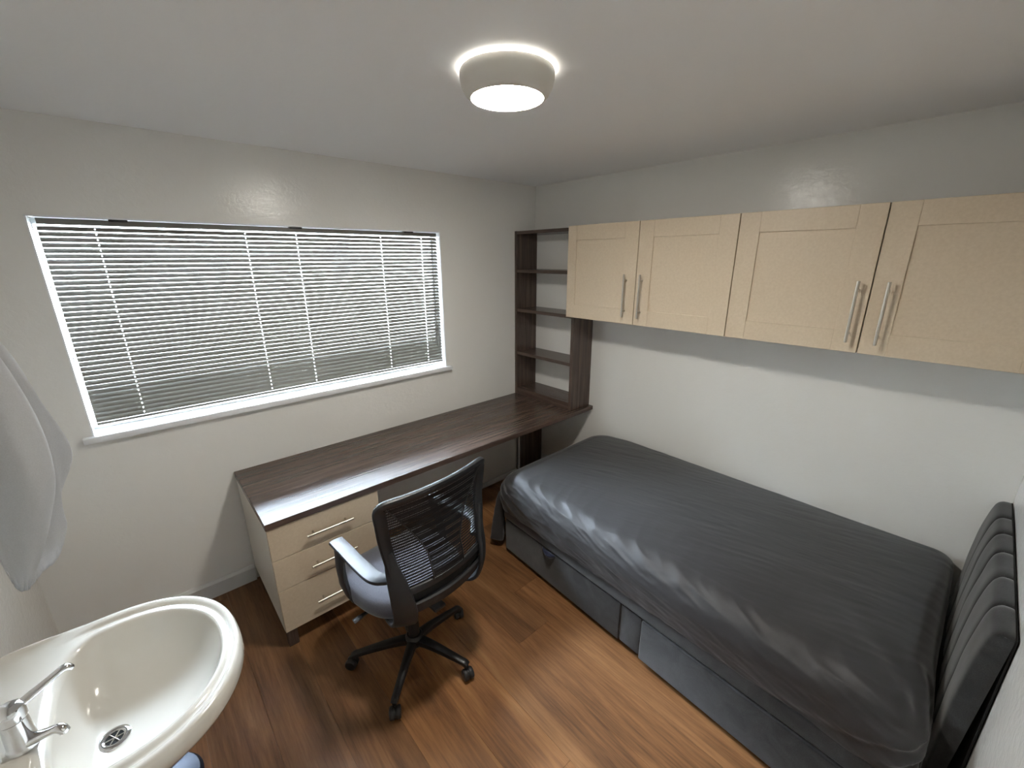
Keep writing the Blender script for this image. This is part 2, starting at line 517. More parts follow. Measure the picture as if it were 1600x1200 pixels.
# ------------------------------------------------------------------ ceiling lamp
HL = H + 0.013
LX, LY = -1.675, -1.545
lamp = thing('ceiling_lamp', 'round white flush ceiling lamp with a glowing warm disc, switched on', 'lamp', (LX, LY, H))
RT = 0.150
obj('ceiling_mount', lathe(BM(), [(0.0, H), (0.055, H), (0.055, H - 0.03), (0.0, H - 0.03)], (LX, LY, 0)), M['lampshade'], lamp)
prof = [(RT - 0.006, HL - 0.021), (RT - 0.002, HL - 0.020), (RT, HL - 0.024), (RT - 0.001, HL - 0.045), (RT - 0.007, HL - 0.066), (RT - 0.017, HL - 0.082), (RT - 0.030, HL - 0.093), (RT - 0.034, HL - 0.0935), (RT - 0.035, HL - 0.091),
        (RT - 0.024, HL - 0.080), (RT - 0.014, HL - 0.062), (RT - 0.008, HL - 0.042), (RT - 0.006, HL - 0.021)]
sh = BM(); rings = []
for r_, z_ in prof[:-1]:
    rings.append([sh.verts.new((LX + r_ * math.cos(2 * PI * i / 72), LY + r_ * math.sin(2 * PI * i / 72), z_)) for i in range(72)])
for k in range(len(rings)):
    A, B_ = rings[k], rings[(k + 1) % len(rings)]
    for i in range(72): sh.faces.new((A[i], A[(i + 1) % 72], B_[(i + 1) % 72], B_[i]))
obj('lamp_shade', sh, M['lampshade'], lamp)
obj('diffuser', lathe(BM(), [(0.0, HL - 0.102), (RT - 0.090, HL - 0.1005), (RT - 0.055, HL - 0.097), (RT - 0.0355, HL - 0.0915), (RT - 0.040, HL - 0.084), (0.0, HL - 0.084)], (LX, LY, 0), 64), M['disc'], lamp)
obj('light_ring', lathe(BM(), [(0.0, HL - 0.031), (RT - 0.022, HL - 0.031), (RT - 0.022, HL - 0.036), (0.0, HL - 0.036)], (LX, LY, 0), 64), M['ring'], lamp)

# ------------------------------------------------------------------ desk
DX, DD, DZ, DT = -2.436, -0.697, 0.740, 0.034
dk = obj('desk_top', box(BM(), (DX, DD, DZ - DT), (-0.001, -0.001, DZ), 0.0018, 1), M['woodx'])
tag(dk, 'long dark walnut desktop running along the wall below the window', 'desk')
# support panel at the far end
sp_ = obj('support_panel', box(BM(), (-0.282, -0.118, 0.0), (-0.004, -0.100, DZ - DT - 0.001), 0.001, 1), M['woodz'])
tag(sp_, 'dark wooden support board under the far end of the desk', 'panel')
eb = obj('edge_strip', box(BM(), (-0.300, -0.120, 0.0), (-0.288, -0.098, DZ - DT - 0.001), 0.001, 1), M['trim'])
tag(eb, 'thin white upright strip beside the dark board under the desk', 'strip')

def bar_handle(parent, p0, p1, out, r_=0.0062, inset=0.17, stand=0.030):
    """bar handle from p0 to p1 (points on the door face), out = outward normal"""
    p0, p1, n = Vector(p0), Vector(p1), Vector(out)
    bm = BM(); a, b_ = p0 + n * stand, p1 + n * stand
    d = (b_ - a).normalized()
    path = [(tuple(a) + (r_ * .8,)), (tuple(a + d * .0015) + (r_,)), (tuple(b_ - d * .0015) + (r_,)), (tuple(b_) + (r_ * .8,))]
    tube(bm, path, r_, 14)
    for t in (inset, 1 - inset):
        q = p0.lerp(p1, t); cyl(bm, q, q + n * stand, 0.0045, seg=10)
    return obj('handle', bm, M['steel'], parent)

du = thing('drawer_unit', 'cream three-drawer unit with bar handles under the near end of the desk', 'drawers', (-2.16, -0.35, 0))
UX0, UX1, UF, UZ0, UZ1 = -2.433, -1.886, -0.672, 0.104, DZ - DT - 0.0008
bd = BM()
box(bd, (UX0, UF, UZ0), (UX0 + .018, -0.022, UZ1)); box(bd, (UX1 - .018, UF, UZ0), (UX1, -0.110, UZ1)); box(bd, (UX0 + .018, UF, UZ0), (UX1 - .018, -0.110, UZ0 + .018))
box(bd, (UX0 + .018, UF, UZ1 - .018), (UX1 - .018, -0.110, UZ1)); box(bd, (UX0 + .018, -0.128, UZ0 + .018), (UX1 - .018, -0.110, UZ1 - .018))
obj('body', bd, M['carcass'], du, smooth=False)
for za, zb_, hz in ((0.529, 0.702, 0.611), (0.354, 0.526, 0.432), (UZ0, 0.351, 0.215)):
    d_ = obj('drawer', box(BM(), (UX0 + .001, UF - 0.018, za), (UX1 - .001, UF - 0.0005, zb_), 0.0015, 1), M['cream'], du)
    bar_handle(d_, (-2.272, UF - 0.018, hz), (-2.040, UF - 0.018, hz), (0, -1, 0), inset=0.15)
for fx, fy in ((UX0 + .03, -0.655), (UX1 - .03, -0.655), (UX0 + .03, -0.16), (UX1 - .03, -0.16)):
    obj('foot', box(BM(), (fx - .024, fy - .024, 0.0), (fx + .024, fy + .024, UZ0), 0.002, 1), M['woodz'], du)

# ------------------------------------------------------------------ bookcase on the desk
SX, SY, ST = -0.239, -0.655, 2.122
bc = thing('bookcase', 'dark walnut open bookcase standing on the far end of the desk', 'bookcase', (-0.12, -0.33, DZ))
obj('side_panel', box(BM(), (SX, -0.025, DZ + .0005), (-0.001, -0.001, ST), 0.001, 1), M['woodz'], bc)
obj('side_panel', box(BM(), (SX, SY, DZ + .0005), (-0.001, SY + 0.024, ST), 0.001, 1), M['woodz'], bc)
for zt in (1.822, 1.500, 1.128, 0.800):
    obj('shelf', box(BM(), (SX + 0.004, SY + 0.0245, zt - 0.026), (-0.001, -0.0255, zt), 0.001, 1), M['woody'], bc)
obj('top_panel', box(BM(), (SX + 0.002, SY + 0.0245, ST - 0.026), (-0.001, -0.0255, ST - 0.001), 0.001, 1), M['woody'], bc)
obj('plinth', box(BM(), (SX + 0.004, SY + 0.0245, DZ + .0005), (SX + 0.022, -0.0255, 0.7735)), M['woody'], bc)

# ------------------------------------------------------------------ wall cabinets
CF = -0.330; CB, CT = 1.500, 2.123
def shaker_door(parent, ya, yb, sl=0.095, sr=0.095):
    """door between y=ya (left) and y=yb (right), ya > yb"""
    bm = BM(); g = 0.0; rb_ = 0.095; x0, x1 = CF, CF + 0.020
    bev = 0.0012
    box(bm, (x0, ya, CB), (x1, ya - sl, CT), bev, 1); box(bm, (x0, yb + sr, CB), (x1, yb, CT), bev, 1)
    box(bm, (x0, ya - sl, CT - rb_), (x1, yb + sr, CT), bev, 1); box(bm, (x0, ya - sl, CB), (x1, yb + sr, CB + rb_), bev, 1)
    box(bm, (x0 + 0.0065, ya - sl + 0.001, CB + rb_ - 0.001), (x1 - 0.001, yb + sr - 0.001, CT - rb_ + 0.001))
    return obj('door', bm, M['cream'], parent)
def cabinet(label, y0, y1, ym, hl, hr_, sl=0.095):
    c = thing('wall_cabinet', label, 'cabinet', (-0.16, (y0 + y1) / 2, CB), group=None)
    bm = BM(); x0 = CF + 0.0215
    box(bm, (x0, y0, CB + .002), (-0.001, y0 - .018, CT - .001)); box(bm, (x0, y1 + .018, CB + .002), (-0.001, y1, CT - .001))
    box(bm, (x0, y0 - .018, CB + .002), (-0.001, y1 + .018, CB + .020)); box(bm, (x0, y0 - .018, CT - .019), (-0.001, y1 + .018, CT - .001))
    box(bm, (-0.010, y0 - .018, CB + .02), (-0.001, y1 + .018, CT - .02)); box(bm, (x0 + .02, ym + .009, CB + .02), (-.01, ym - .009, CT - .02))
    obj('body', bm, M['carcass'], c, smooth=False)
    d1 = shaker_door(c, y0 - .001, ym + .0025, sl); d2 = shaker_door(c, ym - .0025, y1 + .001)
    bar_handle(d1, (CF, hl, 1.547), (CF, hl, 1.812), (-1, 0, 0), inset=0.14, stand=0.034)
    bar_handle(d2, (CF, hr_, 1.547), (CF, hr_, 1.812), (-1, 0, 0), inset=0.14, stand=0.034)
    return c
cabinet('cream two-door wall cabinet beside the dark bookcase', -0.656, -1.785, -1.2155, -1.150, -1.262, 0.073)
cabinet('cream two-door wall cabinet above the pillow end of the bed', -1.7875, -2.932, -2.3605, -2.318, -2.420)

# ------------------------------------------------------------------ bed
bed = thing('divan_bed', 'dark grey velvet divan bed with drawers and a channelled headboard', 'bed', (-0.6, -1.85, 0))
BANG = R(3.2)
bdir = Vector((-math.sin(BANG), -math.cos(BANG), 0)); bnor = Vector((-math.cos(BANG), math.sin(BANG), 0))
B0 = Vector((-1.106, -0.855, 0))
def bp_(s, o, z): # point along the base side: s from foot, o outward, z
    return B0 + bdir * s + bnor * o + Vector((0, 0, z))
def obox(bm, s0, s1, o0, o1, z0_, z1_, bev=0.0, seg=3):
    before = set(bm.verts)
    box(bm, (s0, o0, z0_), (s1, o1, z1_), bev, seg)
    for v in bm.verts:
        if v not in before: v.co = bp_(v.co.x, v.co.y, v.co.z)
    return bm
BL = 2.020
base = BM(); obox(base, 0, BL, -1.00, 0.0, 0.035, 0.355, 0.012)
obj('bed_base', base, M['velvet'], bed)
tops = BM(); obox(tops, -0.006, BL, -0.5, 0.010, 0.262, 0.352, 0.010)
obj('top_rail', tops, M['velvet'], bed)
def bed_drawer(s0, s1, off):
    bm = BM()
    obox(bm, s0, s1, -0.002, off, 0.030, 0.256, 0.006, 3)
    return obj('bed_drawer', bm, M['velvet'], bed)
d1 = bed_drawer(0.010, 0.945, 0.008)
obj('side_panel', obox(BM(), 0.950, 1.066, -0.002, 0.003, 0.033, 0.256, 0.004), M['velvet'], bed)
d2 = bed_drawer(1.072, 1.990, 0.016)
# webbing pull tab folded over the drawer's top edge
tb = BM()
def ftab(u, v):
    s = 0.375 + 0.105 * u
    arc = math.sin(PI * u)
    z = 0.255 - v * (0.012 + 0.030 * arc)
    o = 0.012 + 0.020 * math.sin(PI * min(v * 1.1, 1)) * arc
    return bp_(s, o, z)
grid(tb, ftab, 12, 5)
tt = obj('pull_tab', tb, M['tab'], d1); thicken(tt, 0.003); tt['label'] = 'dark blue webbing pull tab'
for s, o in ((0.06, -0.06), (1.95, -0.06), (0.06, -0.94), (1.95, -0.94)):
    p = bp_(s, o, 0); obj('foot', cyl(BM(), (p.x, p.y, 0), (p.x, p.y, 0.036), 0.025, seg=16), M['black'], bed)
# headboard: dark backing board plus six padded channels
HX0, HX1 = -1.067, -0.045
hb = obj('headboard', box(BM(), (HX0 + .002, -2.9615, 0.05), (HX1 - .002, -2.956, 0.896), 0.002), M['backing'], bed)
hb['label'] = 'charcoal velvet headboard with vertical padded channels'
hprof = [(-2.8895, 0.10), (-2.887, 0.35), (-2.888, 0.60), (-2.893, 0.72), (-2.902, 0.82), (-2.909, 0.862), (-2.917, 0.885), (-2.930, 0.8975), (-2.945, 0.9005), (-2.9555, 0.9)]
hp = smooth_path(hprof, 40)
seams = [-0.045, -0.222, -0.381, -0.539, -0.719, -0.899, -1.067]
for a, b_ in zip(seams[:-1], seams[1:]):
    bm = BM()
    def fch(u, v, a=a, b_=b_):
        k = v * 40; i = min(int(k), 39); t = k - i
        y = hp[i][0] * (1 - t) + hp[i + 1][0] * t; z = hp[i][1] * (1 - t) + hp[i + 1][1] * t
        j = (i + 1); ty = hp[j][0] - hp[i][0]; tz = hp[j][1] - hp[i][1]; L = math.hypot(ty, tz); ny, nz = tz / L, -ty / L
        e = abs(2 * u - 1); d = -0.007 * e ** 8
        x_ = a + (b_ - a) * u
        d += 0.003 * noise.noise(Vector((x_ * 9, y * 9, z * 7)))
        return Vector((x_, y + ny * d, z + nz * d))
    V = grid(bm, fch, 14, 60)
    # close the sides and back so each channel has body
    ybf = lambda z: -2.9555 + 0.026 * max(0, min(1, (0.88 - z) / 0.55))
    for col_ in (0, 14):
        prev = None
        for j in range(61):
            vv = V[j][col_]; w = bm.verts.new((vv.co.x, min(ybf(vv.co.z), vv.co.y - 0.002) , vv.co.z - (0.004 if j > 48 else 0)))
            if prev: bm.faces.new((prev[0], prev[1], w, vv))
            prev = (vv, w)
    obj('padded_channel', bm, M['velvet'], hb, angle=100)

# mattress core (hidden under the sheet)
mt = obj('mattress', box(BM(), (-1.07, -2.80, 0.357), (-0.07, -0.90, 0.545), 0.06, 5), mat('pale_ticking', (200, 198, 192), 0.9))
tag(mt, 'mattress lying on the grey divan base under the charcoal sheet', 'mattress')

# fitted sheet
def sheet():
    bm = BM()
    N, MR = 680, 84          # around, rings on top
    MS = 64                  # shoulder and skirt
    cy0, cy1 = -0.775, -2.862
    def outline(t, inset, near_bulge=0.0):
        """rounded rectangle, t in 0..1 around"""
        yA, yB = cy0 - inset, cy1 + inset
        Rf = max(0.14 - inset * 0.4, 0.02); Rh = max(0.065 - inset * 0.3, 0.015)
        Lx, Ly = 1.12 - 2 * inset, abs(yB - yA)
        segs = [('s', Ly - Rf - Rh), ('c', PI / 2 * Rh), ('s', Lx - 2 * Rh), ('c', PI / 2 * Rh), ('s', Ly - Rf - Rh), ('c', PI / 2 * Rf), ('s', Lx - 2 * Rf), ('c', PI / 2 * Rf)]
        tot = sum(q[1] for q in segs); d = t * tot
        # local frame: u along y (foot->head), w across (near->far)
        hx, hy = Lx / 2, Ly / 2
        corners = [(hy - Rh, -hx + Rh, -90, Rh), (hy - Rh, hx - Rh, 0, Rh), (-hy + Rf, hx - Rf, 90, Rf), (-hy + Rf, -hx + Rf, 180, Rf)]
        starts = [(-hy + Rf, -hx, 1, 0), None, (hy, -hx + Rh, 0, 1), None, (hy - Rh, hx, -1, 0), None, (-hy, hx - Rf, 0, -1), None]
        for i, (kk, L_) in enumerate(segs):
            if d <= L_ or i == 7:
                if kk == 's':
                    a, b_, da, db = starts[i]; uu, ww = a + da * d, b_ + db * d
                else:
                    ca, cb_, st_, Rc = corners[i // 2]; an = R(st_) + d / Rc
                    uu, ww = ca + Rc * math.cos(an), cb_ + Rc * math.sin(an)
                break
            d -= L_
        y = (yA + yB) / 2 - uu
        # skew: near side follows the base, far side follows the wall
        f = (cy0 - y) / (cy0 - cy1)
        xc = -0.585 - 0.030 * f
        x_ = xc + ww * (1.0 + (0.095 if ww < 0 else 0.055) * f)
        return x_, y
    def wr(x_, y, z, amt, side):
        p = Vector((x_, y, z))
        # long drag wrinkles running down the bed
        a = noise.noise(Vector((x_ * 9 + y * 3.2, y * 1.6 - x_ * 1.2, 1.3)))
        b_ = noise.noise(Vector((x_ * 24 + y * 7, y * 3.5 - x_ * 2, 4.1)))
        c_ = noise.noise(Vector((x_ * 5, y * 5, 7.7)))
        w = 0.0006 * (1 - abs(a) * 2.6) + 0.0009 * (1 - abs(b_) * 2.4) * (0.5 + c_) + 0.0016 * c_
        e_ = noise.noise(Vector((x_ * 60 + y * 16, y * 9 - x_ * 5, 9.1)))
        w += 0.0004 * (1 - abs(e_) * 2.2)
        # stronger folds by the near side
        ns = max(0.0, min(1.0, (-x_ - 0.80) / 0.30))
        d1_ = noise.noise(Vector((y * 2.6 + z * 7, z * 26 - y * 4.6, 2.2)))
        d2_ = noise.noise(Vector((y * 5.6 + z * 9, z * 40 - y * 9.0, 5.2)))
        w += ns * (0.0026 * (1 - abs(d1_) * 3.0) + 0.0030 * (1 - abs(d2_) * 2.8))
        # gathered folds at the near head corner
        ch = math.exp(-(((x_ + 1.16) / 0.22) ** 2 + ((y + 2.72) / 0.26) ** 2))
        an = math.atan2(z - 0.66 - 0.25 * (x_ + 1.0), (y + 3.15))
        w += ch * 0.010 * (math.sin(an * 34 + 2.5 * noise.noise(p * 5)))
        # fan of folds at the near foot corner
        cf_ = math.exp(-(((x_ + 1.12) / 0.13) ** 2 + ((y + 0.90) / 0.30) ** 2))
        an2 = math.atan2(z - 0.62, -(y + 0.60))
        w += cf_ * 0.006 * math.sin(an2 * 30 + 2 * noise.noise(p * 6))
        # ripples at head end against the headboard
        he = math.exp(-((y + 2.82) / 0.05) ** 2)
        w += he * 0.0003 * math.sin(x_ * 90 + 5 * noise.noise(p * 9))
        return w * amt
    ZT = 0.592
    def top(x_, y):
        # gentle crown, falling to the edges
        ex = min(abs(x_ + 1.15), abs(x_ + 0.02)); ey = min(abs(y - cy0), abs(y - cy1))
        return ZT
    rows = []
    rN, rF, rFoot, rHead = 0.135, 0.060, 0.120, 0.060
    def rad(t):
        x_, y = outline(t, 0.0)
        fn = max(0, min(1, (-x_ - 0.3) / 0.7)); fh = max(0, min(1, (cy0 - y) / 0.5))
        r_ = rF + (rN - rF) * fn
        r_ = max(r_, rFoot * (1 - fh) + 0 * fh) if fh < 1 else r_
        gh = max(0, min(1, (cy1 + 0.35 - y) / 0.35))
        return r_ * (1 - gh) + min(r_, 0.085) * gh
    rads = [rad(i / N) for i in range(N)]
    for _ in range(12): rads = [(rads[i - 1] + rads[i] * 2 + rads[(i + 1) % N]) / 4 for i in range(N)]
    inner = [outline(i / N, 0.13) for i in range(N)]
    cxm, cym = -0.60, (cy0 + cy1) / 2
    sag = lambda x_, y: -0.012 * (1 - min(1, min(abs(x_ + 1.0), abs(x_ + 0.15)) / 0.3))
    for j in range(1, MR + 1):
        s = j / MR; row = []
        for i in range(N):
            ox, oy = outline(i / N, 0.0); r_ = rads[i]
            # inset toward centre by radius
            x0_, y0_ = ox, oy
            ix, iy = outline(i / N, r_)
            # skeleton point: clamp y to the long axis
            ay = max(min(iy, cy0 - 0.56), cy1 + 0.56); ax = cxm
            px, py = ax + (ix - ax) * s, ay + (iy - ay) * s
            z = ZT - 0.016 * s ** 4
            z += wr(px, py, z, 1.0, 0)
            row.append(bm.verts.new((px, py, z)))
        rows.append(row)
    HEM = 0.338
    for j in range(1, MS + 1):
        s = j / MS; row = []
        for i in range(N):
            r_ = rads[i]; t = i / N
            arc = PI / 2 * r_; drop = (ZT - 0.016 - r_) - HEM; Ltot = arc + drop
            lowc = math.exp(-(((outline(t, 0)[0] + 1.19) / 0.22) ** 2 + ((outline(t, 0)[1] + 2.84) / 0.12) ** 2))
            hemw = 0.11 * lowc + 0.010 * noise.noise(Vector((t * 60, 3.3, 0))) + 0.006 * noise.noise(Vector((t * 160, 1.3, 0)))
            d = s * (Ltot + hemw)
            if d < arc:
                a = d / r_; ins = r_ * (1 - math.sin(a)); z = ZT - 0.016 - r_ * (1 - math.cos(a)); nn = (math.sin(a), math.cos(a))
            else:
                q = (d - arc) / max(drop, 0.01); z = ZT - 0.016 - r_ - (d - arc); ins = 0.010 * q ** 2; nn = (1, 0)
            x_, y = outline(t, ins)
            x2, y2 = outline(t, ins + 0.01)
            n2 = Vector((x_ - x2, y - y2)).normalized()
            w = wr(x_, y, z, 1.0, 1)
            w2 = w if d < arc else w * (1 - 0.35 * min(1, q)) + 0.014 * max(0, min(1, (q - 0.5) * 2)) * lowc
            xx = x_ + n2.x * nn[0] * w2; yy = y + n2.y * nn[0] * w2; zz = z + nn[1] * w2
            xx = min(xx, -0.004); yy = max(yy, -2.880)
            row.append(bm.verts.new((xx, yy, zz)))
        rows.append(row)
    for j in range(len(rows) - 1):
        for i in range(N):
            bm.faces.new((rows[j][i], rows[j][(i + 1) % N], rows[j + 1][(i + 1) % N], rows[j + 1][i]))
    # close the middle along the long axis by a strip of the innermost ring
    bmesh.ops.holes_fill(bm, edges=[e for e in bm.edges if e.is_boundary and e.verts[0] in set(rows[0])], sides=0)
    return bm
shm = obj('fitted_sheet', sheet(), M['sheet'], angle=80)
tag(shm, 'creased charcoal grey fitted sheet stretched over the mattress', 'sheet')
# loose tail of sheet hanging at the foot corner
def ftail(u, v):
    z = 0.40 - v * 0.345 + 0.012 * math.sin(u * 5)
    w = 0.030 + 0.030 * v ** 0.8
    x_ = -1.055 - 0.10 * v ** 0.5 * 0.45 - w * math.cos(PI * (u - 0.15) * 1.1) * 0.9
    y = -0.790 - 0.0 * v + 0.022 * math.sin(u * 7 + 1) * (0.4 + v) - 0.034 * (u - 0.5) * (1 - 0.2 * v)
    x_ += 0.004 * math.sin(v * 30) * (0.3 + 0.7 * u)
    return Vector((x_, y, z))
tl = BM(); grid(tl, ftail, 24, 40)
tlo = obj('sheet_tail', tl, M['sheet'], shm); thicken(tlo, 0.003)

# ------------------------------------------------------------------ washbasin
BCY = -1.378
basin = thing('washbasin', 'white ceramic washbasin projecting from the left wall', 'washbasin', (XL, BCY, 0.8))
def sup(th, xc, af, ab, w, ef, eb_, yc=BCY):
    c, s = math.cos(th), math.sin(th)
    if c >= 0: a, e = af, ef
    else: a, e = ab, eb_
    r_ = (abs(c / a) ** e + abs(s / w) ** e) ** (-1 / e)
    return xc + r_ * c, yc + r_ * s
def basin_bm():
    bm = BM(); N = 144
    # rings: (mode, q or scale, z)
    def outer(th): return sup(th, -2.96, 0.318, 0.3095, 0.325, 2.25, 14)
    def bowl(th): return sup(th, -2.925, 0.229, 0.122, 0.236, 2.15, 3.2)
    def zrim(q, th):
        back = max(0.0, min(1.0, (-math.cos(th) - 0.05) / 0.35))
        P = [(0, .812), (.05, .832), (.14, .8455), (.26, .850), (.40, .8465), (.50, .8385), (.60, .8375), (.70, .8425), (.80, .8445), (.90, .8405), (1, .826)]
        Pb = [(0, .812), (.03, .840), (.06, .850), (.12, .850), (.18, .842), (.30, .838), (.50, .837), (.70, .837), (.85, .838), (.93, .836), (1, .826)]
        def ev(P_):
            for (a, b_), (c, d) in zip(P_[:-1], P_[1:]):
                if q <= c: t = (q - a) / (c - a); return b_ + (d - b_) * t
            return P_[-1][1]
        return ev(P) * (1 - back) + ev(Pb) * back
    rings = []
    DR = (-2.957, -1.390)
    # underside up to the outer edge
    for sc_, z in ((0.30, 0.640), (0.45, 0.645), (0.62, 0.670), (0.78, 0.715), (0.90, 0.765), (0.965, 0.795), (0.99, 0.802)):
        ring = []
        for i in range(N):
            th = 2 * PI * i / N; x_, y = outer(th); cx_ = -3.02 if sc_ < 0.9 else -3.0
            xx = cx_ + (x_ - cx_) * sc_; yy = BCY + (y - BCY) * sc_
            if math.cos(th) < -0.3: xx = max(xx, XL + 0.001)
            ring.append((xx, yy, z))
        rings.append(ring)
    for k in range(25):
        q = k / 24; ring = []
        for i in range(N):
            th = 2 * PI * i / N; a = outer(th); b_ = bowl(th)
            ring.append((a[0] + (b_[0] - a[0]) * q, a[1] + (b_[1] - a[1]) * q, zrim(q, th)))
        rings.append(ring)
    for k in range(1, 25):
        s = 1 - k / 24 * 0.86; ring = []
        ss = 1 - (1 - s) ** 1.0
        for i in range(N):
            th = 2 * PI * i / N; b_ = bowl(th)
            xx = DR[0] + (b_[0] - DR[0]) * s; yy = DR[1] + (b_[1] - DR[1]) * s
            z = 0.688 + (0.826 - 0.688) * (s ** 3.0 * 0.75 + 0.25 * s ** 8) - 0.0015 * (1 - s)
            if math.cos(th) < 0: # steeper back wall
                z = z
            ring.append((xx, yy, z))
        rings.append(ring)
    V = [[bm.verts.new(p) for p in r_] for r_ in rings]
    for j in range(len(V) - 1):
        for i in range(N): bm.faces.new((V[j][i], V[j][(i + 1) % N], V[j + 1][(i + 1) % N], V[j + 1][i]))
    bm.faces.new(V[0][::-1]); bm.faces.new(V[-1])
    return bm
obj('bowl', basin_bm(), M['ceramic'], basin, angle=70)
# pedestal
pb = BM(); pr_ = []
for z, a, w in ((0.0, .105, .10), (0.03, .10, .095), (0.10, .085, .08), (0.35, .078, .072), (0.55, .085, .085), (0.652, .11, .115)):
    pr_.append([pb.verts.new(((-3.135) + (a if math.cos(2 * PI * i / 40) > 0 else .10) * math.cos(2 * PI * i / 40), BCY + w * math.sin(2 * PI * i / 40), z)) for i in range(40)])
for A, B_ in zip(pr_[:-1], pr_[1:]):
    for i in range(40): pb.faces.new((A[i], A[(i + 1) % 40], B_[(i + 1) % 40], B_[i]))
pb.faces.new(pr_[0][::-1]); pb.faces.new(pr_[-1])
obj('pedestal', pb, M['ceramic'], basin)
# waste: chrome ring and grid, black disc painted as the hole's shade
dc = (-2.957, -1.390, 0.688)
wz = BM(); lathe(wz, [(0.019, -0.003), (0.0195, 0.0025), (0.023, 0.0045), (0.029, 0.0045), (0.034, 0.0025), (0.035, -0.003)], dc, 40)
ws = obj('waste_ring', wz, M['chrome'], basin)
obj('plug_hole_shade', lathe(BM(), [(0.0, 0.0010), (0.0193, 0.0010), (0.0193, -0.002), (0.0, -0.002)], dc, 24), M['backing'], ws)
pg = BM()
for k in range(3):
    a = PI * k / 3; d = Vector((math.cos(a), math.sin(a), 0)) * 0.019
    cyl(pg, Vector(dc) - d + Vector((0, 0, 0.0018)), Vector(dc) + d + Vector((0, 0, 0.0018)), 0.0014, seg=8)
obj('plug_grid', pg, M['steel'], ws)

# mixer tap
TX, TY, TZ = -3.082, -1.430, 0.8385
tap = thing('mixer_tap', 'chrome mixer tap with long lever at the back of the washbasin', 'tap', (TX, TY, TZ))
tbm = BM(); lathe(tbm, [(0.0, 0), (0.0285, 0), (0.029, 0.004), (0.0265, 0.010), (0.0245, 0.040), (0.0235, 0.080), (0.0, 0.080)], (TX, TY, TZ), 36)
obj('tap_body', tbm, M['chrome'], tap)
cb_ = BM(); lathe(cb_, [(0.0, 0.0815), (0.0245, 0.0815), (0.026, 0.085), (0.026, 0.104), (0.024, 0.113), (0.016, 0.119), (0.0, 0.121)], (TX, TY, TZ), 36)
obj('tap_cap', cb_, M['chrome'], tap)
spd = Vector((0.85, -0.53, 0)).normalized(); b0 = Vector((TX, TY, TZ))
spts = []
for q, h, w, tk in ((0.008, 0.012, .019, .010), (0.028, 0.018, .016, .010), (0.048, 0.025, .0125, .0095), (0.064, 0.031, .0105, .009), (0.076, 0.034, .010, .0095), (0.084, 0.030, .0100, .0095), (0.087, 0.021, .0096, .0095)):
    p = b0 + spd * q + Vector((0, 0, h)); spts.append((p.x, p.y, p.z, w, tk))
spm = BM(); strap(spm, smooth_path(spts, 28), Vector((0.53, 0.85, 0)), power=2.3, seg=18)
obj('spout', spm, M['chrome'], tap)
lvd = Vector((0.907, 0.42, 0)).normalized()
lp = []
for q, h, w, tk in ((0.004, 0.104, .013, .010), (0.024, 0.107, .0125, .009), (0.050, 0.113, .011, .008), (0.078, 0.120, .0098, .0075), (0.094, 0.124, .0098, .0078), (0.103, 0.122, .0105, .0082), (0.109, 0.114, .0098, .0075)):
    p = b0 + lvd * q + Vector((0, 0, h)); lp.append((p.x, p.y, p.z, w, tk))
lvm = BM(); strap(lvm, smooth_path(lp, 28), Vector((-0.42, 0.907, 0)), power=2.3, seg=18)
obj('lever', lvm, M['chrome'], tap)
fin = BM()
fp = []
for q, h, w, tk in ((0.010, 0.112, .010, .005), (0.026, 0.126, .014, .0035), (0.040, 0.142, .013, .003), (0.050, 0.158, .007, .0025)):
    p = b0 - lvd * q + Vector((0, 0.008, h)); fp.append((p.x, p.y, p.z, w, tk))
strap(fin, smooth_path(fp, 16), Vector((-0.42, 0.907, 0)), power=2.3, seg=16)
obj('handle_fin', fin, M['chrome'], tap)

# dark metal bin under the basin (only a sliver shows)
bn = thing('waste_bin', 'dark polished metal waste bin on the floor under the washbasin rim', 'bin', (-2.925, -1.262, 0))
obj('bin_body', lathe(BM(), [(0.0, 0.0), (0.095, 0.0), (0.100, 0.01), (0.105, 0.27), (0.0, 0.27)], (-2.925, -1.262, 0), 40), mat('dark_steel', (50, 56, 68), 0.4, 0.6), bn)
obj('bin_lid', lathe(BM(), [(0.0, 0.271), (0.108, 0.271), (0.109, 0.280), (0.100, 0.295), (0.06, 0.307), (0.0, 0.31)], (-2.925, -1.262, 0), 40), mat('dark_steel_lid', (38, 44, 56), 0.4, 0.5), bn)

